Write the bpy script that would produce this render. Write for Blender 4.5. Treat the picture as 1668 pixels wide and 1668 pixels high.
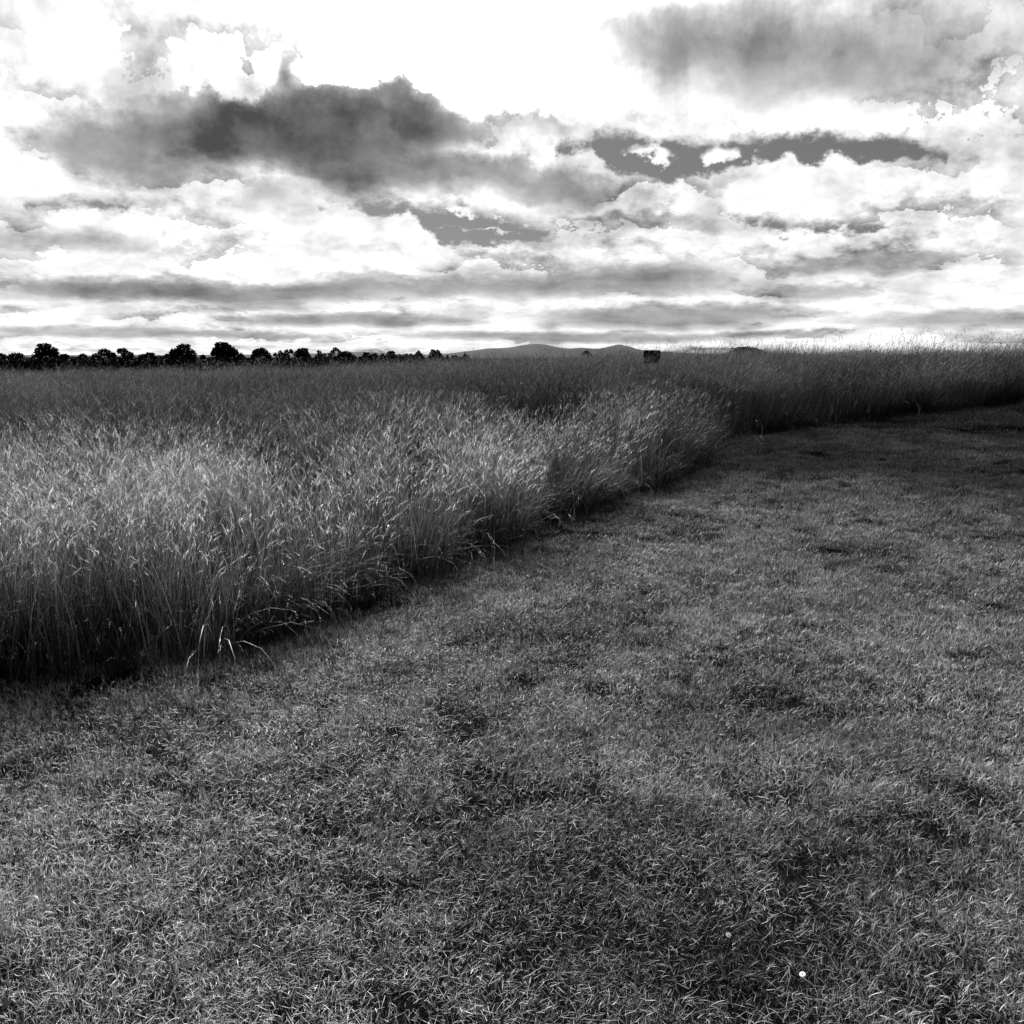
import bpy, math, random
import numpy as np
from mathutils import Vector
for o in list(bpy.data.objects): bpy.data.objects.remove(o)
S = bpy.context.scene; C = S.collection
PI = math.pi

# ------------------------------------------------------------------ camera
TILT = math.radians(9.7); FPX = 1482.0; CX = 834.0; EYE = 1.6
cd = bpy.data.cameras.new('camera'); cam = bpy.data.objects.new('camera', cd); C.objects.link(cam)
cam.location = (0, 0, EYE); cam.rotation_euler = (PI/2 - TILT, 0, 0)
cd.sensor_width = 36; cd.lens = 36*FPX/1668; cd.clip_start = .05; cd.clip_end = 60000
S.camera = cam
S.view_settings.view_transform = 'Standard'; S.view_settings.look = 'None'
S.view_settings.exposure = 0.85; S.view_settings.gamma = 1
try: S.view_settings.use_curve_mapping = False
except Exception: pass
S.render.engine = 'CYCLES'
S.render.filter_size = .85
S.cycles.max_bounces = 3; S.cycles.diffuse_bounces = 2; S.cycles.glossy_bounces = 1
S.cycles.transmission_bounces = 2; S.cycles.transparent_max_bounces = 4

def ray(px, py):
    u = (px-CX)/FPX; v = (CX-py)/FPX
    d = Vector((u, math.cos(TILT)+v*math.sin(TILT), -math.sin(TILT)+v*math.cos(TILT)))
    return d.normalized()
def at(px, py, Y):
    d = ray(px, py); k = Y/d.y
    return Vector((d.x*k, Y, EYE+d.z*k))
def azel(px, py):
    d = ray(px, py)
    return math.degrees(math.atan2(d.x, d.y)), math.degrees(math.asin(d.z))

# ------------------------------------------------------------------ sun
SUN_AZ, SUN_EL = math.radians(-16), math.radians(41)
sdir = Vector((math.sin(SUN_AZ)*math.cos(SUN_EL), math.cos(SUN_AZ)*math.cos(SUN_EL), math.sin(SUN_EL)))
sl = bpy.data.lights.new('sun', 'SUN'); sl.energy = 5.0; sl.angle = math.radians(.5); sl.color = (1, 1, 1)
sun = bpy.data.objects.new('sun', sl); C.objects.link(sun)
sun.rotation_euler = (-sdir).to_track_quat('-Z', 'Y').to_euler(); sun.location = (0, 0, 50)

# ------------------------------------------------------------------ world: monochrome Nishita sky with a broken cloud deck
W = bpy.data.worlds.new('World'); S.world = W; W.use_nodes = True
W.cycles.sampling_method = 'MANUAL'; W.cycles.sample_map_resolution = 512
nt = W.node_tree; nt.nodes.clear()
class N:
    def __init__(s, tree): s.t = tree
    def new(s, ty, **kw):
        n = s.t.nodes.new(ty)
        for k, v in kw.items(): setattr(n, k, v)
        return n
    def put(s, sock, v):
        if isinstance(v, (int, float)): sock.default_value = v
        elif isinstance(v, (tuple, list)): sock.default_value = v
        else: s.t.links.new(v, sock)
    def m(s, op, a, b=None, c=None, clamp=False):
        n = s.new('ShaderNodeMath', operation=op, use_clamp=clamp)
        s.put(n.inputs[0], a)
        if b is not None: s.put(n.inputs[1], b)
        if c is not None: s.put(n.inputs[2], c)
        return n.outputs[0]
    def xyz(s, x, y, z):
        n = s.new('ShaderNodeCombineXYZ')
        for i, v in enumerate((x, y, z)): s.put(n.inputs[i], v)
        return n.outputs[0]
    def noise(s, vec, scale, detail=4, rough=.55, dist=0, col=False):
        n = s.new('ShaderNodeTexNoise'); s.put(n.inputs['Vector'], vec)
        n.inputs['Scale'].default_value = scale; n.inputs['Detail'].default_value = detail
        n.inputs['Roughness'].default_value = rough; n.inputs['Distortion'].default_value = dist
        return n.outputs['Color'] if col else n.outputs[0]
    def smooth(s, v, lo, hi, a=0., b=1.):
        n = s.new('ShaderNodeMapRange', interpolation_type='SMOOTHSTEP'); s.put(n.inputs[0], v)
        for i, x in enumerate((lo, hi, a, b)): n.inputs[i+1].default_value = x
        return n.outputs[0]
n = N(nt)
tc = n.new('ShaderNodeTexCoord').outputs['Generated']
sp = n.new('ShaderNodeSeparateXYZ'); n.put(sp.inputs[0], tc)
az = n.m('MULTIPLY', n.m('ARCTAN2', sp.outputs[0], sp.outputs[1]), 180/PI)
el = n.m('MULTIPLY', n.m('ARCSINE', sp.outputs[2]), 180/PI)
elp = n.m('MAXIMUM', el, 0)
lg = n.m('MULTIPLY', n.m('LOGARITHM', n.m('ADD', elp, 4.5), math.e), 12.5)   # clouds flatten towards the horizon
azs = n.m('MULTIPLY', az, .62)
wv = n.xyz(azs, lg, 3.7)
fine = n.noise(wv, .45, 7, .58)                                  # puffs
warp = n.noise(wv, .22, 4, .5, col=True)
ws = n.new('ShaderNodeSeparateXYZ'); n.put(ws.inputs[0], warp)
wx = n.m('SUBTRACT', ws.outputs[0], .5); wy = n.m('SUBTRACT', ws.outputs[1], .5)
damp = n.smooth(elp, 0, 12, .18, 1.0)                            # vertical warping shrinks near the horizon
cx = n.m('MULTIPLY_ADD', wx, 5.0, az)
grit = n.m('SUBTRACT', n.noise(wv, 1.5, 7, .68), .5)
f5 = n.m('SUBTRACT', fine, .5)
cy = n.m('ADD', n.m('MULTIPLY_ADD', n.m('MULTIPLY', wy, damp), 4.6, el), n.m('MULTIPLY', n.m('ADD', f5, n.m('MULTIPLY', grit, .6)), n.m('MULTIPLY', damp, 2.2)))
pv = n.xyz(cx, cy, 0)
def blob(px, py, rx, ry, rot=0, k=2.0):
    a, e = azel(px, py); a1, _ = azel(px+10, py); _, e1 = azel(px, py-10)
    mp = n.new('ShaderNodeMapping', vector_type='TEXTURE'); n.put(mp.inputs['Vector'], pv)
    mp.inputs['Location'].default_value = (a, e, 0); mp.inputs['Rotation'].default_value = (0, 0, math.radians(rot))
    mp.inputs['Scale'].default_value = (rx*abs(a1-a)/10, ry*abs(e1-e)/10, 1)
    g = n.new('ShaderNodeTexGradient', gradient_type='SPHERICAL'); n.put(g.inputs[0], mp.outputs[0])
    return n.m('MULTIPLY', g.outputs['Fac'], k, clamp=True)
# grey undersides: px, py, rx, ry, rot, darkness, steepness
DARK = [(400,215,150,60,0,.4,1.5),(655,135,45,40,0,.30,1.3),(430,205,240,85,0,.62,1.7),(570,195,215,85,-6,.60,1.6),(495,125,75,65,0,.36,1.3),(385,150,60,50,0,.40,1.5),(700,185,110,60,-14,.34,1.5),
 (520,255,170,55,0,.45,1.5),(830,215,120,30,0,.20,1.5),(180,230,190,70,0,.5,1.6),
 (720,290,260,42,0,.44,1.5),(930,305,90,38,0,.36,1.5),(560,295,120,40,0,.30,1.5),(840,270,120,30,0,.2,1.5),(430,330,70,30,0,.22,1.3),
 (1210,80,380,95,-8,.30,1.0),(1320,130,200,90,0,.2,1.0),(1500,120,260,90,0,.28,1.1),(1400,40,460,80,0,.24,1.1),
 (400,475,360,24,0,.52,1.7),(640,462,240,18,0,.28,1.5),(950,462,330,32,0,.40,1.5),(1080,440,190,24,0,.22,1.3),(130,470,260,22,0,.3,1.5),
 (1090,516,270,22,0,.46,1.7),(560,523,260,13,0,.40,1.6),(450,500,140,12,0,.25,1.5),(930,548,300,12,0,.42,1.7),(1330,480,110,20,0,.3,1.5),
 (1280,545,160,9,0,.3,1.5),(400,545,160,7,0,.3,1.5),(1000,365,150,22,0,.16,1.3),(900,385,120,18,0,.14,1.3),(1180,370,150,20,-10,.16,1.3),
 (1430,430,200,22,0,.3,1.5),(1560,520,240,16,0,.35,1.5),(150,540,260,12,0,.3,1.5),(120,380,160,30,0,.25,1.4),(700,150,40,30,0,.2,1.5)]
dk = 0.0
for (a, b, rx, ry, rt, w, k) in DARK: dk = n.m('MULTIPLY_ADD', blob(a, b, rx, ry, rt, k), w, dk)
# bright openings inside the dark cloud
LIGHT = [(580,112,100,38,0,1.1,1.5),(405,130,38,30,0,.3,1.5),(735,105,70,45,0,.6,1.6),(860,140,220,70,-8,.6,1.5),(350,95,130,55,0,.9,1.6)]
for (a, b, rx, ry, rt, w, k) in LIGHT: dk = n.m('MULTIPLY_ADD', blob(a, b, rx, ry, rt, k), -w, dk)
dk = n.m('MAXIMUM', dk, 0)
dk = n.m('MULTIPLY', n.m('SUBTRACT', 1.0, n.m('EXPONENT', n.m('MULTIPLY', dk, -1.7))), .73)   # soft limit
dk = n.m('MULTIPLY', dk, n.m('MULTIPLY_ADD', n.m('SUBTRACT', fine, .5), .75, .98))
big = n.noise(wv, .16, 6, .62)
tex = n.m('ADD', n.m('MULTIPLY', n.smooth(fine, .47, .70), .24), n.m('MULTIPLY', n.smooth(big, .53, .72), .28))
edge = n.m('MULTIPLY', grit, .16)
V = n.m('SUBTRACT', 1.04, n.m('ADD', n.m('MULTIPLY', tex, n.smooth(dk, 0, .5, 1, .35)), dk))
V = n.m('ADD', V, edge)
wv2 = n.xyz(azs, n.m('ADD', lg, .55), 3.7)      # lit tops, shaded undersides
rel = n.m('MULTIPLY', n.m('SUBTRACT', fine, n.noise(wv2, .45, 7, .58)), .75)
# banks of cumulus one behind another: a crisp lit top, a soft grey base
tt = n.m('ADD', n.m('MULTIPLY', lg, .42), n.m('ADD', n.m('MULTIPLY', f5, 2.6), n.m('MULTIPLY', grit, .7)))
fr = n.m('FRACT', tt)
bank = n.m('MULTIPLY', n.m('SUBTRACT', 1.0, n.smooth(fr, .0, .6)), n.smooth(fr, 0, .015))
rel = n.m('SUBTRACT', rel, n.m('MULTIPLY', n.m('MULTIPLY', bank, n.m('MULTIPLY', n.smooth(big, .42, .62), n.m('MULTIPLY', n.smooth(dk, .08, .4, 1, .15), n.smooth(el, 16, 21, 1, .0)))), .29))
V = n.m('MULTIPLY_ADD', rel, n.smooth(dk, 0, .6, 1.0, .30), V)
glow = n.smooth(n.m('ADD', n.m('POWER', n.m('DIVIDE', n.m('ADD', az, 4.0), 18), 2), n.m('POWER', n.m('DIVIDE', n.m('SUBTRACT', el, 20), 8), 2)), 0, 1, .55, 0)
V = n.m('MULTIPLY_ADD', glow, n.smooth(dk, 0, .25, 1, 0), V)
V = n.m('MINIMUM', n.m('MAXIMUM', V, .31), 1.25)
cloudL = n.m('POWER', V, 2.2)
# gaps where the clear sky shows
def fcurve(pts):
    q = [azel(*p) for p in pts]; a0, a1 = q[0][0], q[-1][0]
    c = n.new('ShaderNodeFloatCurve'); cv = c.mapping.curves[0]; c.mapping.use_clip = False
    P = [((a-a0)/(a1-a0), e/30) for a, e in q]
    cv.points[0].location = P[0]; cv.points[1].location = P[-1]
    for p in P[1:-1]: cv.points.new(*p)
    for p in cv.points: p.handle_type = 'VECTOR'
    c.mapping.update()
    n.put(c.inputs['Value'], n.m('DIVIDE', n.m('SUBTRACT', n.m('MULTIPLY_ADD', wx, 1.5, az), a0), a1-a0, clamp=True))
    return n.m('MULTIPLY', c.outputs[0], 30)
GAPS = [([(900,240),(960,222),(990,213),(1050,219),(1150,222),(1342,213),(1440,220),(1500,236),(1540,252)],
         [(900,242),(960,232),(985,258),(1050,283),(1095,303),(1125,284),(1200,262),(1228,250),(1250,262),(1285,246),(1306,270),(1345,248),(1440,262),(1500,250),(1540,252)]),
        ([(520,340),(590,333),(680,327),(760,334),(850,358),(900,375)], [(520,338),(590,344),(640,346),(662,340),(690,380),(720,394),(780,402),(860,394),(900,374)]),
        ([(1180,344),(1240,352),(1342,362),(1440,360),(1480,366)], [(1180,343),(1240,368),(1280,384),(1342,374),(1440,372),(1480,365)]),
        ([(40,330),(120,318),(200,322),(250,332)], [(40,330),(120,338),(200,343),(250,332)])]
hole = 0.0
up_w = n.m('MULTIPLY', n.m('ADD', n.m('MULTIPLY', f5, 2.0), n.m('MULTIPLY', grit, 2.2)), .8)
lo_w = n.m('ADD', n.m('MULTIPLY_ADD', f5, 2.6, .22), n.m('MULTIPLY', grit, 1.7))
for up, lo in GAPS:
    (a0, b0), (a1, b1) = up[0], up[-1]                              # close the gap at both ends
    up = [(a0-25, b0+45)]+up+[(a1+25, b1+45)]; lo = [(a0-25, b0-45)]+lo+[(a1+25, b1-45)]
    a_ = n.smooth(n.m('ADD', n.m('SUBTRACT', fcurve(up), el), up_w), -.35, .5)
    b_ = n.smooth(n.m('ADD', n.m('SUBTRACT', el, fcurve(lo)), lo_w), -.08, .34)
    hole = n.m('MAXIMUM', hole, n.m('MULTIPLY', a_, b_))
wisp = 0.0
for (a, b, rx, ry) in [(1068,246,75,16),(790,379,110,7),(1190,240,50,22),(740,345,50,14),(1270,225,60,10)]: wisp = n.m('MAXIMUM', wisp, blob(a, b, rx, ry, 0, 1.3))
wisp = n.smooth(n.m('ADD', n.m('MULTIPLY', wisp, .9), n.m('MULTIPLY', grit, 2.2)), .35, .95)
hole = n.m('MULTIPLY', hole, n.m('SUBTRACT', 1.0, wisp))
# unseen sky behind the camera, made mostly clear to cut front light
back = n.m('MULTIPLY_ADD', n.m('SUBTRACT', big, .5), 1.2, n.smooth(n.m('ABSOLUTE', az), 60, 100, 0, 1.0))
hole = n.m('MAXIMUM', hole, n.smooth(back, .5, .7))
sky = n.new('ShaderNodeTexSky', sky_type='NISHITA'); sky.sun_disc = False
sky.sun_elevation = SUN_EL; sky.sun_rotation = SUN_AZ
bw = n.new('ShaderNodeRGBToBW'); n.put(bw.inputs[0], sky.outputs[0])
skyL = n.m('MULTIPLY', bw.outputs[0], .17)
mx = n.new('ShaderNodeMix', data_type='FLOAT'); n.put(mx.inputs[0], hole); n.put(mx.inputs[2], n.m('MULTIPLY', cloudL, 5.6)); n.put(mx.inputs[3], skyL)
bg = n.new('ShaderNodeBackground'); n.put(bg.inputs[0], mx.outputs[0]); bg.inputs[1].default_value = .1
wo = n.new('ShaderNodeOutputWorld'); nt.links.new(bg.outputs[0], wo.inputs[0])

# ------------------------------------------------------------------ helpers
def tag(o, label=None, cat=None, group=None, kind=None):
    if label: o['label'] = label
    if cat: o['category'] = cat
    if group: o['group'] = group
    if kind: o['kind'] = kind
    return o
def mesh_from(name, V_, F_, attrs=None, smooth=False):
    """V_ (n,3); F_ (m,k) array of quads/tris or list"""
    me = bpy.data.meshes.new(name)
    V_ = np.asarray(V_, dtype=np.float32); F_ = np.asarray(F_, dtype=np.int32)
    me.vertices.add(len(V_)); me.vertices.foreach_set('co', V_.ravel())
    k = F_.shape[1]
    me.loops.add(F_.size); me.loops.foreach_set('vertex_index', F_.ravel())
    me.polygons.add(len(F_)); me.polygons.foreach_set('loop_start', np.arange(len(F_), dtype=np.int32)*k)
    if smooth: me.polygons.foreach_set('use_smooth', np.ones(len(F_), dtype=bool))
    for nm, arr in (attrs or {}).items():
        at_ = me.attributes.new(nm, 'FLOAT', 'POINT'); at_.data.foreach_set('value', np.asarray(arr, dtype=np.float32))
    me.update(calc_edges=True); me.validate()
    return me
def obj(name, me, mat=None, parent=None):
    o = bpy.data.objects.new(name, me)
    if mat: me.materials.clear(); me.materials.append(mat)
    C.objects.link(o)
    if parent: o.parent = parent
    return o
def empty(name, loc, rz=0):
    o = bpy.data.objects.new(name, None); o.location = loc; o.rotation_euler = (0, 0, rz); o.empty_display_size = .3
    C.objects.link(o); return o

def grey(v): return (v, v, v, 1)
def mat_simple(name, v, rough=.8, var=.3, scale=4, spec=.3, bump=0):
    m = bpy.data.materials.new(name); m.use_nodes = True; q = N(m.node_tree)
    b = m.node_tree.nodes['Principled BSDF']; b.inputs['Roughness'].default_value = rough
    b.inputs['Specular IOR Level'].default_value = spec
    co = q.new('ShaderNodeTexCoord').outputs['Object']
    nz = q.noise(co, scale, 8, .6)
    val = q.smooth(nz, .3, .7, v*(1-var), v*(1+var))
    q.put(b.inputs['Base Color'], val)
    if bump:
        bp = q.new('ShaderNodeBump'); bp.inputs['Strength'].default_value = bump; bp.inputs['Distance'].default_value = .02
        q.put(bp.inputs['Height'], nz); q.put(b.inputs['Normal'], bp.outputs[0])
    return m
def mat_blade(name, gain=1.0, transl=.35, rough=.45, spec=.5):
    """albedo comes from the per-blade attribute, times the per-clump tint"""
    m = bpy.data.materials.new(name); m.use_nodes = True; t = m.node_tree; q = N(t)
    b = t.nodes['Principled BSDF']; b.inputs['Roughness'].default_value = rough; b.inputs['Specular IOR Level'].default_value = spec
    a = q.new('ShaderNodeAttribute', attribute_name='albedo'); ti = q.new('ShaderNodeAttribute', attribute_name='tint', attribute_type='INSTANCER')
    val = q.m('MULTIPLY', q.m('MULTIPLY', a.outputs['Fac'], ti.outputs['Fac']), gain)
    q.put(b.inputs['Base Color'], val)
    tr = q.new('ShaderNodeBsdfTranslucent'); q.put(tr.inputs[0], val)
    ms = q.new('ShaderNodeMixShader'); ms.inputs[0].default_value = transl
    t.links.new(b.outputs[0], ms.inputs[1]); t.links.new(tr.outputs[0], ms.inputs[2])
    t.links.new(ms.outputs[0], t.nodes['Material Output'].inputs[0])
    return m

# ------------------------------------------------------------------ terrain
def sstep(a, b, x):
    t = np.clip((x-a)/(b-a), 0, 1); return t*t*(3-2*t)
def height(x, y):
    x = np.asarray(x, float); y = np.asarray(y, float)
    H = .67 + np.where(x < 0, np.clip(.038*x, -.30, 0), np.clip(.034*x, 0, .26))
    g = sstep(3.2, 15.5, y)
    z = H*g
    z = z + .02*np.sin(x*2.1+.7*y)*np.cos(y*1.7-.5*x) + .014*np.sin(x*4.3+1.3)*np.sin(y*3.9+2*np.sin(x*.8))
    z = z + .05*np.sin(x*.31+1)*np.cos(y*.23)*sstep(6, 14, y)
    r = np.hypot(x, y)
    z = z*(1-sstep(26, 90, r)) - 5.5*sstep(26, 150, r) - 4*sstep(900, 6000, r)
    return z
# polar sheet, fine near the camera, reaching past the hills
rr = np.concatenate([[0], np.linspace(.4, 30, 150), 30*np.power(900., np.linspace(0, 1, 90)[1:])])
na = 260; th = np.linspace(0, 2*PI, na, endpoint=False)
R_, T_ = np.meshgrid(rr[1:], th, indexing='ij')
X = R_*np.sin(T_); Y = R_*np.cos(T_); Z = height(X, Y)
V_ = np.vstack([[[0, 0, float(height(0, 0))]], np.stack([X, Y, Z], -1).reshape(-1, 3)])
nr = len(rr)-1
i = np.arange(nr-1)[:, None]; j = np.arange(na)[None, :]; jn = (j+1) % na
q_ = np.stack([1+i*na+j, 1+(i+1)*na+j, 1+(i+1)*na+jn, 1+i*na+jn], -1).reshape(-1, 4)[:, ::-1]
c_ = np.stack([np.zeros(na), 1+np.arange(na), 1+(np.arange(na)+1) % na, np.zeros(na)], -1).astype(int)
me = bpy.data.meshes.new('ground')
me.from_pydata(V_.tolist(), [], q_.tolist()+[[0, int(c[2]), int(c[1])] for c in c_]); me.update()
for p in me.polygons: p.use_smooth = True
soil = mat_simple('soil_and_thatch', .006, 1.0, .6, 60, .0, .8)
g_ = obj('ground', me, soil); tag(g_, kind='structure')

# ------------------------------------------------------------------ edge between mown path and long grass (plan coordinates)
EDGE = [(-9.0,1.9),(-5.2,2.9)]
def hit(px, py):
    d = ray(px, py); t = 1.0
    while t < 80:
        p = Vector((0, 0, EYE)) + d*t
        if p.z < float(height(p.x, p.y)): return (p.x, p.y)
        t += .01
    return (d.x*t, d.y*t)
EP = [hit(a, b) for a, b in [(330,1082),(480,1040),(640,970),(760,918),(860,872),(950,838),(1030,808),(1100,786),(1140,772),(1152,750),(1156,728),(1200,715),(1270,705),(1342,694),(1430,684),(1560,672)]]
EDGE += EP + [(14, 16.5), (30, 24)]
EA = np.array(EDGE)
def edge_signed(x, y):
    """distance to the edge polyline, positive on the long-grass side (left / beyond), and the outward normal"""
    P = np.stack([x, y], -1); best = np.full(len(P), 1e9); sg = np.zeros(len(P)); nx = np.zeros((len(P), 2))
    for k in range(len(EA)-1):
        a, b = EA[k], EA[k+1]; d = b-a; L = np.hypot(*d); u = d/L
        t = np.clip(((P-a)@u), 0, L); c = a+t[:, None]*u; w = P-c; ds = np.hypot(w[:, 0], w[:, 1])
        cr = u[0]*w[:, 1]-u[1]*w[:, 0]
        m = ds < best
        best[m] = ds[m]; sg[m] = np.where(cr[m] >= 0, 1, -1); nx[m] = (u[1], -u[0])
    return best*sg, nx

# ------------------------------------------------------------------ grass clumps
rng = np.random.default_rng(7)
def ribbons(base, dirs, length, width, th0, bend, albedo, seg=4, power=1.5, side=None, tip=.15, tipalb=1.0):
    """tapered curved ribbons; returns V, F, albedo"""
    n_ = len(base); s = np.linspace(0, 1, seg+1)
    ths = th0[:, None] + bend[:, None]*s[None, :]**power
    ds = length[:, None]/seg
    mid = (ths[:, 1:]+ths[:, :-1])/2
    hor = np.concatenate([np.zeros((n_, 1)), np.cumsum(np.sin(mid)*ds, 1)], 1)
    ver = np.concatenate([np.zeros((n_, 1)), np.cumsum(np.cos(mid)*ds, 1)], 1)
    P = base[:, None, :] + np.stack([hor*np.cos(dirs)[:, None], hor*np.sin(dirs)[:, None], ver], -1)
    if side is None: side = dirs + PI/2 + rng.normal(0, .7, n_)
    sv = np.stack([np.cos(side), np.sin(side), np.zeros(n_)], -1)
    prof = np.where(s < .5, 1.0, 1-(1-tip)*(s-.5)/.5)
    w = width[:, None]*prof[None, :]*.5
    A = P - sv[:, None, :]*w[..., None]; B = P + sv[:, None, :]*w[..., None]
    V_ = np.stack([A, B], 2).reshape(-1, 3)                       # n, seg+1, 2
    k = np.arange(n_)[:, None]*(seg+1)*2 + np.arange(seg)[None, :]*2
    F_ = np.stack([k, k+1, k+3, k+2], -1).reshape(-1, 4)
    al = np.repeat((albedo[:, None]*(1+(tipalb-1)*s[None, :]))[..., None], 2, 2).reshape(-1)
    return V_, F_, al, P, ths
def join(parts):
    Vs, Fs, As, o = [], [], [], 0
    for v, f, a in parts: Vs.append(v); Fs.append(f+o); As.append(a); o += len(v)
    return np.vstack(Vs), np.vstack(Fs), np.concatenate(As)
def disc(n_, r):
    a = rng.uniform(0, 2*PI, n_); q = r*np.sqrt(rng.uniform(0, 1, n_))
    return np.stack([q*np.cos(a), q*np.sin(a), np.zeros(n_)], -1)
def tall_clump(nleaf, nculm, r, lean=.0, hgt=.8, edge=False, lod=0):
    parts = []
    b = disc(nleaf, r); b[:, 2] -= .02
    d = rng.normal(0, 1.5, nleaf) if not edge else rng.normal(0, .9, nleaf)
    L = rng.uniform(.35, .95, nleaf)*hgt
    al = rng.choice([.015, .035, .07, .15, .32], nleaf, p=[.32, .30, .20, .12, .06])
    parts.append(ribbons(b, d, L, rng.uniform(.0028, .006, nleaf)*(1+lod), rng.uniform(.02, .30, nleaf)+lean*.5, rng.uniform(.1, 1.4, nleaf)*(rng.random(nleaf) < .6)+.15+lean*(1.4 if edge else .4), al*.62, 5 if not lod else 3, 1.8, tipalb=2.3)[:3])  # green base, dry tip; base darkened further to imitate shade at the foot
    # flowering stems
    b = disc(nculm, r); b[:, 2] -= .02
    d = rng.normal(0, 1.1 if not edge else .6, nculm)
    L = rng.uniform(.65, 1.08, nculm)*hgt
    al = rng.uniform(.05, .26, nculm)
    th0 = rng.uniform(0, .16, nculm)+lean*.5; bd = rng.uniform(.05, .6, nculm)+lean
    if edge: bd += rng.uniform(0, 1.0, nculm)*(rng.random(nculm) < .6)
    v, f, a, P, T = ribbons(b, d, L, np.full(nculm, .0020)*(1+lod), th0, bd, al*.62, 6 if not lod else 4, 2.2, tip=.6, tipalb=2.5)  # stem bases likewise: part dry-tip colour, part painted foot shade
    parts.append((v, f, a))
    tip = P[:, -1]; tt = T[:, -1]
    # seed heads: short spikelets set along a nodding axis
    ns = 9 if not lod else 4
    kind = rng.random(nculm)
    hl = rng.uniform(.04, .12, nculm); hal = rng.uniform(.45, .9, nculm)*rng.choice([.35, 1], nculm, p=[.45, .55])
    for k in range(ns):
        u = k/ns; ang = tt + u*rng.uniform(.1, .7, nculm)
        ax = np.stack([np.sin(ang)*np.cos(d), np.sin(ang)*np.sin(d), np.cos(ang)], -1)
        pos = tip + ax*(hl*u)[:, None]
        sd = rng.uniform(0, 2*PI, nculm)
        tl = np.clip(ang + rng.uniform(-.45, .45, nculm), 0, 2.6)
        ln = hl*rng.uniform(.16, .32, nculm)*(1-.45*u)
        wd = np.where(kind < .5, .0045, .0028)*(1-.5*u)*(1+1.2*lod)
        parts.append(ribbons(pos, d+rng.normal(0, .35, nculm), ln, wd, tl, np.zeros(nculm), hal, 2, 1, side=sd, tip=.2)[:3])
    return join(parts)
def short_clump(nb, r, hs=1.0):
    parts = []
    b = disc(nb, r); b[:, 2] -= .004
    L = rng.uniform(.008, .029, nb)*hs
    al = rng.choice([.012, .028, .055, .14, .55], nb, p=[.42, .26, .12, .10, .10])
    parts.append(ribbons(b, rng.uniform(0, 2*PI, nb), L, rng.uniform(.0007, .0015, nb), np.abs(rng.normal(0, .55, nb)), rng.uniform(-.5, .75, nb), al, 3, 1.3, tipalb=1.3)[:3])
    n2 = nb//13                                                    # longer, dry, half fallen
    b = disc(n2, r); b[:, 2] += rng.uniform(.0, .015, n2)
    parts.append(ribbons(b, rng.uniform(0, 2*PI, n2), rng.uniform(.022, .050, n2)*hs, rng.uniform(.0010, .0018, n2), rng.uniform(.2, 1.2, n2), rng.uniform(-1.3, 1.5, n2), rng.uniform(.3, .85, n2), 4, 1, tipalb=1.0)[:3])
    n3 = nb//16                                                     # cut straw lying flat in the turf
    b = disc(n3, r); b[:, 2] += rng.uniform(.004, .014, n3)
    parts.append(ribbons(b, rng.uniform(0, 2*PI, n3), rng.uniform(.012, .05, n3)*hs, rng.uniform(.0007, .0013, n3), rng.uniform(1.2, 1.7, n3), rng.uniform(-.4, .4, n3), rng.uniform(.2, .6, n3), 3, 1, tipalb=1.0)[:3])
    return join(parts)

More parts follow.
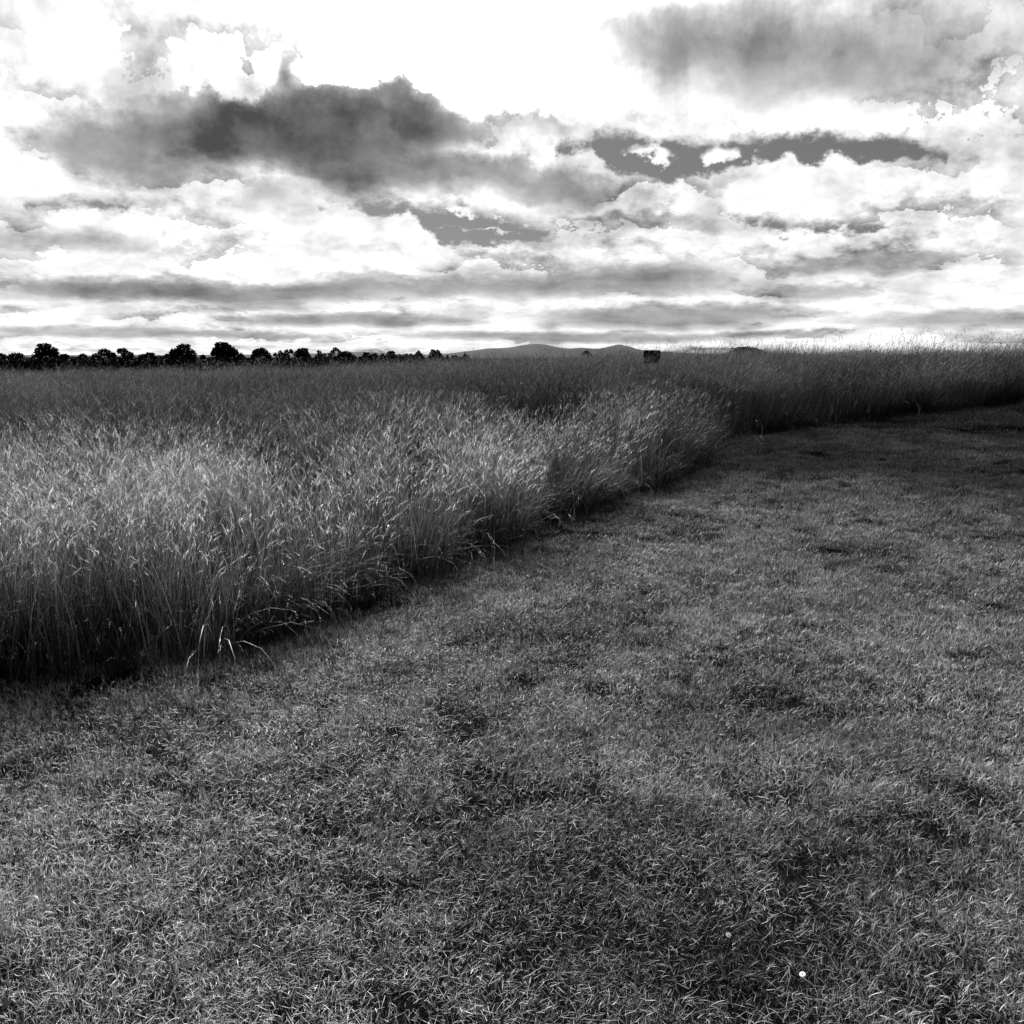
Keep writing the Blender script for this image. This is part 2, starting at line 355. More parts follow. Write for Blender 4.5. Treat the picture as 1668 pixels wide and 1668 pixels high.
blade_tall = mat_blade('meadow_grass_blades', 1.25, .14, .5, .3)
blade_short = mat_blade('mown_grass_blades', .84, .12, .45, .45)
def protos(prefix, clumps, mat):
    out = []
    for v, f, a in clumps:
        o = bpy.data.objects.new(prefix, mesh_from(prefix, v, f, {'albedo': a})); o.data.materials.append(mat); out.append(o)
    return out
def scatter(name, pts, rot, scl, idx, tint, pro):
    me = bpy.data.meshes.new(name); me.vertices.add(len(pts)); me.vertices.foreach_set('co', np.asarray(pts, np.float32).ravel())
    for nm, ty, arr in (('rot', 'FLOAT_VECTOR', rot), ('scl', 'FLOAT_VECTOR', scl)):
        a = me.attributes.new(nm, ty, 'POINT'); a.data.foreach_set('vector', np.asarray(arr, np.float32).ravel())
    a = me.attributes.new('idx', 'INT', 'POINT'); a.data.foreach_set('value', np.asarray(idx, np.int32))
    a = me.attributes.new('tint', 'FLOAT', 'POINT'); a.data.foreach_set('value', np.asarray(tint, np.float32))
    me.update()
    o = obj(name, me)
    gt = bpy.data.node_groups.new(name+'_scatter', 'GeometryNodeTree')
    gt.interface.new_socket('Geometry', in_out='INPUT', socket_type='NodeSocketGeometry')
    gt.interface.new_socket('Geometry', in_out='OUTPUT', socket_type='NodeSocketGeometry')
    gi = gt.nodes.new('NodeGroupInput'); go = gt.nodes.new('NodeGroupOutput')
    j = gt.nodes.new('GeometryNodeJoinGeometry')
    infos = []
    for p in pro:
        oi = gt.nodes.new('GeometryNodeObjectInfo'); oi.inputs['Object'].default_value = p; oi.inputs['As Instance'].default_value = True
        infos.append(oi)
    for oi in reversed(infos): gt.links.new(oi.outputs['Geometry'], j.inputs[0])
    ip = gt.nodes.new('GeometryNodeInstanceOnPoints')
    gt.links.new(gi.outputs[0], ip.inputs['Points']); gt.links.new(j.outputs[0], ip.inputs['Instance'])
    ip.inputs['Pick Instance'].default_value = True
    def named(nm, ty):
        a = gt.nodes.new('GeometryNodeInputNamedAttribute'); a.data_type = ty; a.inputs['Name'].default_value = nm; return a.outputs['Attribute']
    gt.links.new(named('idx', 'INT'), ip.inputs['Instance Index'])
    e2r = gt.nodes.new('FunctionNodeEulerToRotation'); gt.links.new(named('rot', 'FLOAT_VECTOR'), e2r.inputs[0]); gt.links.new(e2r.outputs[0], ip.inputs['Rotation'])
    gt.links.new(named('scl', 'FLOAT_VECTOR'), ip.inputs['Scale'])
    gt.links.new(ip.outputs[0], go.inputs[0])
    md = o.modifiers.new('scatter', 'NODES'); md.node_group = gt
    return o

def vnoise(x, y, s, seed):
    """smooth value noise in plan"""
    r = np.random.default_rng(seed); G = r.random((64, 64)); a = x/s; b = y/s
    i0 = np.floor(a).astype(int); j0 = np.floor(b).astype(int); fa = a-i0; fb = b-j0; fa = fa*fa*(3-2*fa); fb = fb*fb*(3-2*fb)
    g = lambda i, j: G[i % 64, j % 64]
    return (g(i0, j0)*(1-fa)+g(i0+1, j0)*fa)*(1-fb)+(g(i0, j0+1)*(1-fa)+g(i0+1, j0+1)*fa)*fb

# long grass ---------------------------------------------------------------
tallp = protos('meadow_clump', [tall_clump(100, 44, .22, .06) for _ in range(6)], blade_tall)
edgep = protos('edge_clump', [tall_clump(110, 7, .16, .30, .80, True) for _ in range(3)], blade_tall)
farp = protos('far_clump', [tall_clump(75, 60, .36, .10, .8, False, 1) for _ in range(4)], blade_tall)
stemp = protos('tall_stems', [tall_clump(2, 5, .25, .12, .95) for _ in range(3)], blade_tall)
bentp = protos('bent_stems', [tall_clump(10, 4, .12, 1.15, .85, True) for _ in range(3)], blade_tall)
P_, Rt, Sc, Ix, Ti = [], [], [], [], []
def add_tall(dens, r0, r1, kinds, lim=.72):
    A0 = -lim; A1 = lim                                            # azimuth limits, a margin beyond the frame
    n_ = int(dens*(A1-A0)/2*(r1*r1-r0*r0))
    r = np.sqrt(rng.uniform(r0*r0, r1*r1, n_)); a = rng.uniform(A0, A1, n_)
    x, y = r*np.sin(a), r*np.cos(a)
    e, nn = edge_signed(x, y)
    wob = .26*(vnoise(x+50, y+50, .55, 5)-.5)
    k = e > .08+wob; x, y, e, nn = x[k], y[k], e[k], nn[k]; n2 = len(x)
    z = height(x, y)
    hs = .86+.32*vnoise(x+40, y+40, 1.3, 3)+.30*(vnoise(x+60, y+60, .45, 4)-.5)
    hs *= .86+.14*np.clip(e/.35, 0, 1)
    hs *= rng.uniform(.88, 1.1, n2)
    rz = rng.normal(0, 1, n2)*(.55+1.6*(1-sstep(-2, 3, x)))+ (vnoise(x+10, y+10, 1.0, 9)-.5)*1.2
    P_.append(np.stack([x, y, z], -1)); Rt.append(np.stack([np.zeros(n2), rng.normal(0, .08, n2)+.02+.12*sstep(-1, 3, x), rz], -1))
    Sc.append(np.stack([np.ones(n2), np.ones(n2), hs], -1)); Ix.append(rng.integers(kinds[0], kinds[1], n2))
    Ti.append((.75+.55*vnoise(x+20, y+20, .8, 12))*(.8+.4*vnoise(x, y, 4., 13)))
add_tall(21, 2.5, 9, (0, 6)); add_tall(11, 9, 16, (0, 6)); add_tall(6.0, 16, 30, (9, 13)); add_tall(3.0, 30, 48, (9, 13))
# the fringe that falls over the mown path
for k in range(len(EA)-1):
    a, b = EA[k], EA[k+1]; L = np.hypot(*(b-a)); n2 = int(L*13)
    if n2 == 0: continue
    t = rng.uniform(0, 1, n2); u = (b-a)/L; nrm = np.array([u[1], -u[0]])
    off = rng.uniform(-.30, .02, n2) + .10*(vnoise(a[0]+t*L*u[0]+50, a[1]+t*L*u[1]+50, .5, 5)-.5)
    x = a[0]+(b[0]-a[0])*t+nrm[0]*off; y = a[1]+(b[1]-a[1])*t+nrm[1]*off
    P_.append(np.stack([x, y, height(x, y)], -1))
    an = math.atan2(nrm[1], nrm[0])
    Rt.append(np.stack([np.zeros(n2), np.zeros(n2), rng.normal(an+.2, .5, n2)], -1))
    s = (.32+.62*vnoise(x+30, y+30, .45, 21))*rng.uniform(.85, 1.15, n2); Sc.append(np.stack([s, s, s], -1))
    Ix.append(rng.integers(6, 9, n2)); Ti.append(rng.uniform(.5, .95, n2))  # fringe tint lowered to imitate the shaded face of the grass edge
# single tall stems standing above the rest, and long bent ones hanging out over the path
n2 = 2600; r_ = np.sqrt(rng.uniform(7**2, 26**2, n2)); a_ = rng.uniform(-.6, .72, n2); x, y = r_*np.sin(a_), r_*np.cos(a_)
e_, _ = edge_signed(x, y); k = (e_ > .2) & (rng.random(n2) < .25+.75*sstep(0, 3, x)); x, y = x[k], y[k]; n2 = len(x)
P_.append(np.stack([x, y, height(x, y)], -1)); Rt.append(np.stack([np.zeros(n2), rng.normal(.10, .07, n2), rng.normal(0, .5, n2)], -1))
s = rng.uniform(.95, 1.28, n2); Sc.append(np.stack([np.ones(n2), np.ones(n2), s], -1)); Ix.append(rng.integers(13, 16, n2)); Ti.append(rng.uniform(.7, 1.2, n2))
for k in range(len(EP)-1):
    a, b = np.array(EP[k]), np.array(EP[k+1]); L = np.hypot(*(b-a)); n2 = max(1, int(L*4)); t = rng.uniform(0, 1, n2); u = (b-a)/L; nrm = np.array([u[1], -u[0]])
    x = a[0]+(b[0]-a[0])*t-nrm[0]*rng.uniform(0, .3, n2); y = a[1]+(b[1]-a[1])*t-nrm[1]*rng.uniform(0, .3, n2)
    P_.append(np.stack([x, y, height(x, y)], -1)); Rt.append(np.stack([np.zeros(n2), np.zeros(n2), rng.normal(math.atan2(nrm[1], nrm[0]), .8, n2)], -1))
    s = rng.uniform(.7, 1.1, n2); Sc.append(np.stack([s, s, s], -1)); Ix.append(rng.integers(16, 19, n2)); Ti.append(rng.uniform(.7, 1.2, n2))
P_, Rt, Sc, Ix, Ti = map(np.concatenate, (P_, Rt, Sc, Ix, Ti))
print('tall clumps', len(P_))
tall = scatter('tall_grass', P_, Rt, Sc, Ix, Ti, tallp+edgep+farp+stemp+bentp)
tag(tall, 'uncut meadow of tall grass with pale nodding seed heads', 'grass', kind='stuff')

# mown grass ----------------------------------------------------------------
shortp = protos('turf_clump', [short_clump(520, .12) for _ in range(6)], blade_short)
farsp = protos('turf_clump_wide', [short_clump(520, .26, 1.15) for _ in range(3)], blade_short)
P_, Rt, Sc, Ix, Ti = [], [], [], [], []
DARK_TURF_VIGNETTE = [(*hit(660, 1345), .42, .13, .7), (*hit(880, 1440), .38, .14, .75), (*hit(1080, 1530), .45, .15, .8), (*hit(1260, 1560), .4, .2, .8), (*hit(1180, 1350), .5, .13, .55), (*hit(1400, 1420), .4, .35, .6), (*hit(400, 1560), .2, .1, .4)]
def add_short(dens, r0, r1, kinds, lim=.72, sc=1):
    n_ = int(dens*lim*(r1*r1-r0*r0)); r = np.sqrt(rng.uniform(r0*r0, r1*r1, n_)); a = rng.uniform(-lim, lim, n_)
    x, y = r*np.sin(a), r*np.cos(a); e, _ = edge_signed(x, y); k = e < .25; x, y, e = x[k], y[k], e[k]; n2 = len(x)
    z = height(x, y)
    dn = vnoise(x*1.0+5, y*1.3+5, .42, 31)*.6+vnoise(x+9, y+9, .16, 32)*.4      # thin and thick turf
    keep = rng.random(n2) < .55+.9*dn; x, y, z, dn = x[keep], y[keep], z[keep], dn[keep]; n2 = len(x)
    P_.append(np.stack([x, y, z], -1)); Rt.append(np.stack([rng.normal(0, .12, n2), rng.normal(0, .12, n2), rng.uniform(0, 2*PI, n2)], -1))
    s = (.72+.55*dn)*rng.uniform(.85, 1.15, n2)*sc
    Sc.append(np.stack([np.full(n2, 1.), np.full(n2, 1.), s], -1)); Ix.append(rng.integers(kinds[0], kinds[1], n2))
    dkp = np.zeros(n2)                                             # patches of darker, lusher turf, with lens vignetting painted into the same tint
    for (qx, qy, sx, sy, w) in DARK_TURF_VIGNETTE: dkp = np.maximum(dkp, w*np.exp(-((x-qx)/sx)**2-((y-qy)/sy)**2))
    Ti.append((.68+.64*vnoise(x*1.0+15, y*1.2+15, .5, 33))*(.75+.5*vnoise(x+3, y+3, .17, 34))*(1-dkp*(.6+.8*vnoise(x+33, y+3, .2, 35))))
add_short(190, 1.5, 7, (0, 6)); add_short(150, 7, 13, (0, 6)); add_short(45, 13, 34, (6, 9))
P_, Rt, Sc, Ix, Ti = map(np.concatenate, (P_, Rt, Sc, Ix, Ti))
print('short clumps', len(P_))
lawn = scatter('mown_grass', P_, Rt, Sc, Ix, Ti, shortp+farsp)
tag(lawn, 'short mown grass of the path with scattered dry blades', 'grass', kind='stuff')

# ------------------------------------------------------------------ daisies in the path
white = mat_simple('petal', .8, .6, .1, 20); yolk = mat_simple('flower_centre', .45, .8, .2, 60); stemm = mat_simple('flower_stem', .08, .6, .2, 20)
def daisy(px, py, r, label, tilt):
    x, y = hit(px, py); z = float(height(x, y))
    e = empty('daisy', (x, y, z))
    tag(e, label, 'flower', 'daisies in the mown path')
    H = .028; pet = []; F_ = []
    np_ = 18
    for k in range(np_):
        a = 2*PI*k/np_+random.uniform(-.05, .05)
        for (rad, w, dz) in ((.25, .10, 0), (.7, .17, .04+.05*(k % 2)), (1.0, .07, .0)):
            for s in (-1, 1):
                pet.append((r*(rad*math.cos(a)-s*w*math.sin(a)), r*(rad*math.sin(a)+s*w*math.cos(a)), r*dz))
        o = k*6; F_ += [(o, o+1, o+3, o+2), (o+2, o+3, o+5, o+4)]
    p = obj('petals', mesh_from('petals', pet, F_), white, e); p.location = (0, 0, H); p.rotation_euler = tilt
    vs = []; fs = []; ns = 10
    for i_ in range(4):
        ph = i_/4*PI/2
        for k in range(ns): vs.append((.3*r*math.cos(ph)*math.cos(2*PI*k/ns), .3*r*math.cos(ph)*math.sin(2*PI*k/ns), .18*r*math.sin(ph)+.0005))
    for i_ in range(3):
        for k in range(ns): fs.append((i_*ns+k, i_*ns+(k+1) % ns, (i_+1)*ns+(k+1) % ns, (i_+1)*ns+k))
    cme = bpy.data.meshes.new('centre'); cme.from_pydata(vs, [], fs+[tuple(3*ns+k for k in range(ns))]); cme.update()
    c = obj('centre', cme, yolk, e); c.location = (0, 0, H); c.rotation_euler = tilt
    vs = [(.0009*math.cos(2*PI*k/6), .0009*math.sin(2*PI*k/6), h) for h in (-.01, H) for k in range(6)]
    sm = bpy.data.meshes.new('stem'); sm.from_pydata(vs, [], [(k, (k+1) % 6, 6+(k+1) % 6, 6+k) for k in range(6)]); sm.update()
    obj('stem', sm, stemm, e)
random.seed(4)
daisy(1186, 1540, .0080, 'small white daisy in dark turf, up and left of the other daisy', (.5, .2, 0))
daisy(1306, 1603, .0080, 'small white daisy in dark turf at the bottom right corner of the photograph', (.2, -.3, 0))

# ------------------------------------------------------------------ hills
hillmat = mat_simple('hill_pasture', .024, .95, .25, .004, .1)
def ridge(name, prof, Yd, depth, seed):
    xs = []; zs = []
    pts = [at(a, b, Yd) for a, b in prof]
    X0 = np.array([p.x for p in pts]); Z0 = np.array([p.z for p in pts])
    x = np.linspace(X0[0], X0[-1], 260); z = np.interp(x, X0, Z0)
    ker = np.hanning(9); ker /= ker.sum(); z = np.convolve(np.pad(z, 4, mode='edge'), ker, 'valid')
    r = np.random.default_rng(seed); z = z + np.convolve(r.normal(0, 1, len(x)+8), np.hanning(9), 'valid')*Yd*.00006
    nv = 25; vs = []
    for k in range(nv):
        t = -1+2*k/(nv-1); prof_ = math.cos(t*PI/2)**1.3 if abs(t) < 1 else 0
        for i_ in range(len(x)):
            gul = 1+.22*math.sin(x[i_]*.006+k*.35+2*math.sin(x[i_]*.0021))*abs(t)*(1-abs(t))*2
            vs.append((x[i_], Yd+t*depth, -40+(z[i_]+40)*prof_*gul))
    m_ = len(x)
    fs = [(k*m_+i_, k*m_+i_+1, (k+1)*m_+i_+1, (k+1)*m_+i_) for k in range(nv-1) for i_ in range(m_-1)]
    o = obj(name, mesh_from(name, vs, fs, smooth=True), hillmat); tag(o, kind='structure'); return o
ridge('hills', [(640,584),(700,578.5),(735,575),(770,571.5),(798,567.5),(815,567),(830,566),(848,563),(862,560.5),(874,559.3),(888,561),(905,565.5),(922,568.8),(945,566.5),(962,568.3),(976,568),(990,564.8),(1008,560.5),(1026,564.5),(1042,569.5),(1062,572),(1090,573.5),(1120,575.5),(1180,577),(1260,580),(1330,584)], 6500, 900, 3)
ridge('far_hills', [(-200,580),(60,578),(260,579),(400,577),(440,579),(500,577),(530,573.5),(560,574),(585,573),(600,573),(640,577),(760,578),(900,579),(1300,579),(1500,577),(1700,578),(1900,581)], 11500, 1200, 5)

# ------------------------------------------------------------------ trees beyond the meadow
leafm = mat_simple('dark_foliage', .020, .85, .5, .6, .15)
barkm = mat_simple('bark', .06, .9, .3, 3, .1)
def leaves(lobes, size, dens, seed):
    """lobes: (x, y, z, rx, ry, rz); returns leaf-clump quads spread through the lobes with a denser shell"""
    r = np.random.default_rng(seed); Vs = []
    for (x, y, z, rx, ry, rz) in lobes:
        n_ = max(30, int(dens*rx*rz*9))
        d = r.normal(0, 1, (n_, 3)); d /= np.linalg.norm(d, axis=1)[:, None]
        q = r.uniform(.25, 1.0, n_)**.45*(1+r.normal(0, .09, n_))
        c = np.array([x, y, z])+d*q[:, None]*np.array([rx, ry, rz])
        a = r.normal(0, 1, (n_, 3)); a /= np.linalg.norm(a, axis=1)[:, None]
        b = np.cross(a, r.normal(0, 1, (n_, 3))); b /= np.linalg.norm(b, axis=1)[:, None]
        s = size*1.1*r.uniform(.5, 1.3, n_)[:, None]
        Vs.append(np.stack([c-a*s, c-b*s*.6, c+a*s, c+b*s*.6], 1))
    V_ = np.concatenate(Vs).reshape(-1, 3)
    F_ = np.arange(len(V_)).reshape(-1, 4)
    return V_, F_
def tube(path, rad, k=7):
    vs = []; fs = []
    for i_, (p, r) in enumerate(zip(path, rad)):
        p = Vector(p); d = (Vector(path[min(i_+1, len(path)-1)])-Vector(path[max(i_-1, 0)])).normalized()
        u = d.cross(Vector((.3, .9, .1))).normalized(); w = d.cross(u)
        for j_ in range(k):
            a = 2*PI*j_/k; vs.append(tuple(p+u*r*math.cos(a)+w*r*math.sin(a)))
    for i_ in range(len(path)-1):
        for j_ in range(k): fs.append((i_*k+j_, i_*k+(j_+1) % k, (i_+1)*k+(j_+1) % k, (i_+1)*k+j_))
    return vs, fs
def tree(name, cat, label, x0, x1, top, Yd, lobes, seed, size=.34, dens=26, group='trees beyond the meadow', trunk=True):
    """x0,x1,top: extent seen across the field; lobes in unit box (u across 0..1, v up 0..1 from eye level-10px to top)"""
    L = at(x0, 581, Yd); Rr = at(x1, 581, Yd); T = at((x0+x1)/2, top, Yd)
    w = Rr.x-L.x; gz = float(height((L.x+Rr.x)/2, Yd)); zb = -2.4 if Yd > 100 else gz; h = T.z-zb
    e = empty(name, ((L.x+Rr.x)/2, Yd, gz)); tag(e, label, cat, group)
    rd = random.Random(seed); LB = []
    for (u, v, ru, rv) in lobes:
        LB.append(((u-.5)*w, rd.uniform(-.12, .12)*w, zb-gz+v*h, ru*w, max(ru*w*.8, .8), rv*h))
    if zb > gz+.5:                                                # lower foliage down to the ground
        pass
    v, f = leaves(LB, size, dens, seed)
    if trunk:
        top_z = zb-gz+.6*h; vs, fs = tube([(0, 0, -.3), (.1, 0, top_z*.35), (-.1, .1, top_z*.7), (.1, 0, top_z)], [.035*w+.12, .028*w+.09, .02*w+.07, .03], 8)
        for (bx, by, bz, brx, bry, brz) in LB:
            zs_ = rd.uniform(.3, .75)*top_z
            a_, b_ = tube([(0, 0, zs_), (bx*.45, by*.5, (zs_+bz)/2+.1*brz), (bx, by, bz)], [.012*w+.06, .009*w+.04, .02], 6)
            o_ = len(vs); vs += a_; fs += [tuple(q+o_ for q in t_) for t_ in b_]
        m_ = bpy.data.meshes.new('trunk'); m_.from_pydata(vs, [], fs); m_.update(); obj('trunk', m_, barkm, e)
        obj('crown', mesh_from('crown', v, f), leafm, e)
    else:
        vs, fs = tube([(0, 0, -.3), (.05, 0, 1.2), (0, .05, 2.4)], [.12, .09, .05], 6)
        m_ = bpy.data.meshes.new('stem'); m_.from_pydata(vs, [], fs); m_.update(); obj('stem', m_, barkm, e)
        obj('foliage', mesh_from('foliage', v, f), leafm, e)
    return e
rd = random.Random(11)
def dome(n_, seed, low=.3, r=.2):
    q = random.Random(seed); out = []
    for k in range(n_):
        a = PI*(k+.5)/n_; out.append((.5+.40*math.cos(a), low+(1-r-low)*math.sin(a), r*q.uniform(.6, 1.05), r*q.uniform(.6, 1.05)))
    return out
fill = [(.5, .35, .42, .35), (.3, .25, .28, .25), (.72, .25, .28, .25), (.5, .1, .45, .15)]
tree('broadleaf_tree', 'tree', 'largest broadleaf tree, ragged and open on its left side, near the left edge', 340, 396, 556, 240,
     [(.38,.80,.17,.17),(.22,.70,.14,.12),(.12,.60,.09,.08),(.10,.42,.08,.07),(.52,.72,.22,.2),(.70,.62,.18,.18),(.6,.42,.35,.3),(.42,.35,.32,.28),(.82,.40,.14,.14),(.88,.28,.13,.18),(.5,.15,.5,.2),(.28,.88,.07,.08),(.47,.9,.07,.07)], 1, .3, 30)
tree('broadleaf_tree', 'tree', 'round tree with sky showing through its crown, right of the largest tree', 407, 441, 565, 245,
     dome(11, 5, .45, .15)+[(.5,.72,.22,.14),(.3,.60,.12,.10),(.5,.15,.5,.2),(.2,.35,.14,.16),(.6,.33,.1,.1)], 2, .26, 26)
tree('broadleaf_tree', 'tree', 'thin ragged tree with gaps, just left of the dense round tree', 446, 487, 566.5, 238,
     [(.08,.72,.08,.08),(.17,.62,.09,.11),(.28,.78,.10,.12),(.38,.62,.08,.16),(.5,.80,.11,.13),(.6,.66,.07,.14),(.72,.84,.10,.10),(.85,.76,.10,.09),(.93,.84,.06,.06),(.3,.42,.18,.16),(.5,.3,.3,.2),(.8,.35,.2,.16),(.5,.12,.5,.16),(.1,.4,.1,.2)], 3, .24, 26)
tree('broadleaf_tree', 'tree', 'dense rounded tree with a flat domed top in the middle of the left trees', 480, 507, 565.5, 236,
     [(.5,.72,.36,.24),(.28,.6,.24,.24),(.74,.6,.24,.22),(.5,.4,.46,.3),(.82,.42,.18,.16),(.15,.4,.14,.18),(.5,.15,.5,.2),(.32,.86,.14,.1),(.66,.86,.14,.1)], 4, .28, 34)
tree('young_tree', 'tree', 'small narrow tree standing alone between two gaps of sky', 512, 531, 569.5, 232,
     [(.45,.82,.22,.16),(.25,.62,.22,.16),(.7,.68,.22,.12),(.85,.78,.12,.07),(.45,.4,.3,.2),(.6,.2,.3,.2),(.2,.35,.15,.12),(.5,.08,.5,.1)], 5, .24, 28)
tree('broadleaf_tree', 'tree', 'leaning tree with a bright loop of sky near its top', 527, 558, 564.5, 236,
     [(.60,.90,.10,.08),(.48,.78,.12,.10),(.36,.66,.12,.10),(.24,.52,.12,.10),(.74,.86,.12,.07),(.86,.76,.10,.08),(.80,.62,.12,.1),(.6,.56,.1,.1),(.45,.4,.4,.2),(.8,.4,.25,.18),(.5,.15,.55,.18)], 6, .24, 30)
tree('broad_bush', 'bush', 'long low domed bush right of the leaning tree', 552, 584, 571, 230,
     [(.35,.78,.25,.2),(.55,.72,.26,.2),(.75,.58,.2,.2),(.9,.42,.14,.2),(.12,.5,.14,.25),(.5,.4,.5,.3),(.5,.15,.5,.2)], 7, .26, 30, trunk=False)
tree('broad_bush', 'bush', 'uneven clump of bushes with a knobbly top before the rounded hump', 584, 626, 573.5, 228,
     [(.1,.6,.12,.2),(.25,.82,.12,.16),(.4,.82,.10,.15),(.52,.7,.1,.15),(.65,.8,.12,.15),(.8,.7,.12,.15),(.92,.78,.1,.15),(.5,.4,.52,.3),(.5,.15,.5,.2)], 8, .26, 30, trunk=False)
tree('broad_bush', 'bush', 'rounded bush hump standing between two knobbly clumps of bushes', 622, 651, 571, 226,
     [(.5,.75,.28,.22),(.28,.62,.2,.2),(.75,.62,.22,.2),(.5,.4,.5,.3),(.5,.15,.5,.2)], 9, .26, 32, trunk=False)
tree('broad_bush', 'bush', 'low narrow clump of bushes left of the peaked bush', 648, 676, 574.5, 224,
     [(.12,.75,.12,.18),(.35,.7,.12,.2),(.5,.82,.1,.15),(.75,.78,.18,.18),(.9,.66,.12,.18),(.5,.4,.5,.3),(.5,.15,.5,.2)], 10, .24, 30, trunk=False)
tree('broad_bush', 'bush', 'peaked bush just left of the small round tree with a gap', 670, 693, 569.8, 228,
     [(.5,.82,.16,.14),(.35,.72,.18,.14),(.68,.72,.18,.14),(.2,.58,.15,.14),(.85,.58,.14,.14),(.5,.4,.5,.3),(.5,.15,.5,.2)], 12, .24, 32, trunk=False)
tree('broadleaf_tree', 'tree', 'small round tree with one notch of sky, last tree before the hills', 695, 721, 567.5, 226,
     [(.42,.84,.18,.12),(.72,.82,.16,.12),(.26,.70,.16,.14),(.14,.52,.14,.16),(.88,.68,.12,.12),(.9,.5,.1,.12),(.35,.5,.22,.16),(.7,.45,.15,.14),(.5,.28,.45,.2),(.5,.1,.5,.14)], 13, .22, 34)
def hedge(label, x0, x1, top, Yd, seed, bumps, group='hedges below the tree line'):
    lob = []; q = random.Random(seed)
    for k in range(bumps):
        u = (k+.5)/bumps; lob.append((u, .70+q.uniform(-.05, .05), .75/bumps, .28+q.uniform(-.03, .04))); lob.append((u, .3, .8/bumps, .34))
    L = at(x0, 581, Yd); Rr = at(x1, 581, Yd); T = at((x0+x1)/2, top, Yd); w = Rr.x-L.x
    gz = float(height((L.x+Rr.x)/2, Yd)); h = T.z-gz
    e = empty('hedge', ((L.x+Rr.x)/2, Yd, gz)); tag(e, label, 'hedge', group)
    LB = [((u-.5)*w, 0, v*h, ru*w, 1.1, rv*h) for (u, v, ru, rv) in lob]
    v, f = leaves(LB, .24, 34, seed); obj('foliage', mesh_from('foliage', v, f), leafm, e)
    vs, fs = [], []
    for k in range(bumps):
        a_, b_ = tube([((k+.5)/bumps*w-w/2, 0, -.2), ((k+.5)/bumps*w-w/2+.1, 0, h*.6)], [.1, .04], 6)
        o_ = len(vs); vs += a_; fs += [tuple(q2+o_ for q2 in t_) for t_ in b_]
    m_ = bpy.data.meshes.new('stems'); m_.from_pydata(vs, [], fs); m_.update(); obj('stems', m_, barkm, e)
hedge('dark hedge running along under the largest tree at the left', 255, 420, 583, 170, 21, 14)
hedge('dark hedge below the open crowned and ragged trees', 418, 560, 583.5, 175, 22, 12)
hedge('thin dark hedge under the knobbly bushes, ending at the small round tree', 560, 705, 583.5, 180, 23, 12)
hedge('low flat topped hedge at the foot of the hills, ending in a sharp right corner', 705, 763, 576.5, 160, 24, 6)
tree('broad_bush', 'bush', 'bush mound at the left edge, beside the largest tree', 322, 350, 577, 215, [(.35,.8,.2,.18),(.7,.65,.2,.2),(.5,.4,.5,.3),(.5,.15,.5,.2)], 14, .26, 30, trunk=False)
tree('broad_bush', 'bush', 'sloping low bush against the right foot of the largest tree', 383, 409, 575, 225, [(.3,.78,.25,.2),(.6,.6,.22,.22),(.85,.45,.15,.2),(.5,.3,.5,.3),(.5,.1,.5,.15)], 15, .26, 30, trunk=False)
tree('broadleaf_tree', 'tree', 'lone tiny treetop poking out in front of the hills near the dark board', 946, 967, 568.5, 200,
     [(.4,.88,.2,.09),(.22,.78,.16,.07),(.68,.80,.18,.08),(.84,.68,.12,.08),(.5,.62,.3,.12),(.5,.4,.2,.2)], 16, .24, 24)
tree('broad_bush', 'bush', 'wide rounded bush crown behind the tall grass on the right skyline', 1186, 1250, 564.5, 190,
     [(.3,.86,.18,.12),(.45,.9,.16,.1),(.62,.88,.18,.1),(.78,.78,.16,.12),(.15,.72,.14,.14),(.92,.62,.1,.14),(.5,.6,.48,.26),(.5,.25,.48,.26)], 17, .26, 30, trunk=False)
# the tree line and hedges carry on to the left, outside the photograph's own edge
tree('broadleaf_tree', 'tree', 'lopsided broad tree just left of the bush mound, higher on its right side', 268, 322, 559, 250,
     [(.62,.80,.2,.18),(.40,.66,.2,.16),(.20,.50,.16,.16),(.80,.62,.16,.16),(.92,.44,.1,.14),(.5,.4,.4,.26),(.1,.3,.12,.14),(.5,.15,.5,.2),(.74,.9,.08,.07)], 31, .28, 28)
tree('broad_bush', 'bush', 'low wide bush between the two leftmost groups of trees', 222, 276, 573, 232, [(.2,.7,.16,.2),(.42,.8,.16,.18),(.66,.6,.18,.2),(.88,.7,.12,.2),(.5,.35,.5,.3),(.5,.12,.5,.18)], 34, .26, 28, trunk=False)
tree('broadleaf_tree', 'tree', 'wide low tree with a notch of sky in its top, second from left', 150, 226, 566, 255,
     [(.14,.55,.12,.2),(.30,.78,.14,.16),(.45,.66,.1,.14),(.62,.84,.13,.14),(.78,.66,.14,.16),(.92,.46,.08,.14),(.5,.4,.46,.2),(.25,.35,.2,.2),(.5,.12,.5,.18)], 32, .26, 28)
tree('broad_bush', 'bush', 'knobbly bush at the foot of the leftmost tree', 96, 156, 574, 228, [(.15,.75,.14,.18),(.4,.6,.18,.2),(.62,.78,.12,.16),(.85,.6,.14,.2),(.5,.35,.5,.3),(.5,.12,.5,.18)], 35, .26, 28, trunk=False)
tree('broadleaf_tree', 'tree', 'leftmost tree of the line, taller than wide with a ragged crown', 52, 98, 558, 245,
     [(.5,.86,.2,.12),(.3,.70,.22,.14),(.72,.68,.2,.16),(.16,.48,.14,.12),(.86,.46,.14,.14),(.5,.48,.36,.24),(.5,.15,.5,.2),(.34,.9,.08,.06)], 33, .28, 28)
tree('broad_bush', 'bush', 'bush at the very left end of the tree line', -14, 48, 572, 236, [(.25,.7,.2,.2),(.6,.76,.2,.18),(.88,.5,.12,.2),(.5,.35,.5,.3),(.5,.12,.5,.18)], 36, .26, 28, trunk=False)
hedge('dark hedge at the far left under the leftmost trees', -40, 258, 582, 172, 25, 22)

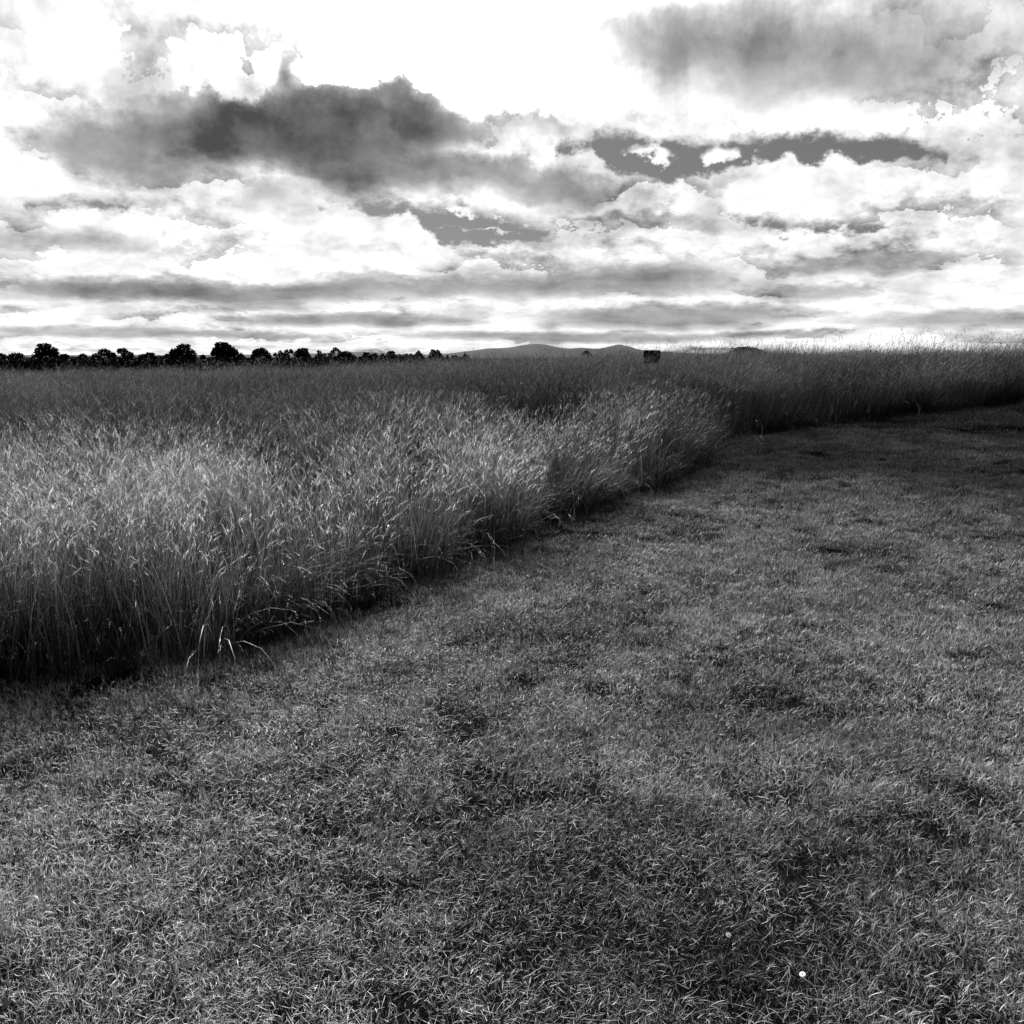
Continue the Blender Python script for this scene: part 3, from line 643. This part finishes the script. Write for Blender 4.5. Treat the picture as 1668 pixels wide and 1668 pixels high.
# ------------------------------------------------------------------ dark notice board in the meadow, seen from behind
board_m = mat_simple('weathered_dark_board', .012, .7, .3, 6, .2); post_m = mat_simple('dark_timber_post', .02, .85, .3, 8, .1)
def box(x0, x1, y0, y1, z0, z1, bev=.006):
    import bmesh
    bm = bmesh.new(); bmesh.ops.create_cube(bm, size=1)
    for v in bm.verts: v.co = ((x0+x1)/2+v.co.x*(x1-x0), (y0+y1)/2+v.co.y*(y1-y0), (z0+z1)/2+v.co.z*(z1-z0))
    bmesh.ops.bevel(bm, geom=bm.edges[:], offset=bev, segments=2, affect='EDGES')
    return bm
def boxes(name, lst, mat, parent):
    import bmesh
    bm = bmesh.new()
    for b in lst:
        t = box(*b); tm = bpy.data.meshes.new('t'); t.to_mesh(tm); t.free(); bm.from_mesh(tm); bpy.data.meshes.remove(tm)
    me = bpy.data.meshes.new(name); bm.to_mesh(me); bm.free(); return obj(name, me, mat, parent)
BY = 16.0
bl, br_ = at(1048.5, 581, BY), at(1075.5, 581, BY); bt, bb = at(1062, 570.5, BY), at(1062, 592, BY)
bx = (bl.x+br_.x)/2; gz = float(height(bx, BY)); e = empty('notice_board', (bx, BY, gz))
tag(e, 'square black board on posts standing in the tall grass before the hills', 'sign')
hw = (br_.x-bl.x)/2; z1 = bt.z-gz; z0 = bb.z-gz
boxes('panel', [(-hw+.012, hw-.012, -.010, .010, z0+.012, z1-.012, .002)], board_m, e)
boxes('frame', [(-hw, hw, -.018, .018, z1-.016, z1, .002), (-hw, hw, -.018, .018, z0, z0+.016, .002), (-hw, -hw+.016, -.016, .016, z0+.017, z1-.017, .002), (hw-.016, hw, -.016, .016, z0+.017, z1-.017, .002)], post_m, e)
for s in (-1, 1):
    boxes('post', [(s*(hw-.045)-.02, s*(hw-.045)+.02, -.060, -.0185, -.3, z1-.02, .004)], post_m, e)

# ------------------------------------------------------------------ the cloud whose shadow lies over the far half of the meadow
import bmesh
cm = mat_simple('cloud_mist', .8, 1.0, .05, .01, 0)
ALT = 120.0
k = ALT/sdir.z; off = sdir*k
def cloud(corner_pts):
    bm = bmesh.new(); r = random.Random(8)
    x0, x1, y0, y1 = corner_pts
    # ragged rows of flattened puffs whose near edge follows the shadow line
    for gx in np.arange(x0, x1, 6.0):
        for gy in np.arange(0, y1-y0, 6.0):
            near = 9.0 - .10*gx*(1 if gx > 0 else .35) + 1.0*math.sin(gx*.35+1)
            gy2 = max(near, y0)+gy
            px_ = gx+r.uniform(-1, 1); py_ = gy2+5.5+(r.uniform(-1, 1) if gy > 0 else 0); s = r.uniform(5.2, 6.4)
            m4 = bmesh.ops.create_icosphere(bm, subdivisions=2, radius=1)
            for v in m4['verts']:
                v.co = Vector((px_+v.co.x*s, py_+v.co.y*s, v.co.z*s*.45+(1.2 if v.co.z > 0 else 0)))
    me = bpy.data.meshes.new('cloud'); bm.to_mesh(me); bm.free()
    for p in me.polygons: p.use_smooth = True
    o = obj('cloud', me, cm); o.location = off; tag(o, kind='structure'); return o
cloud((-46, 50, -20, 62))
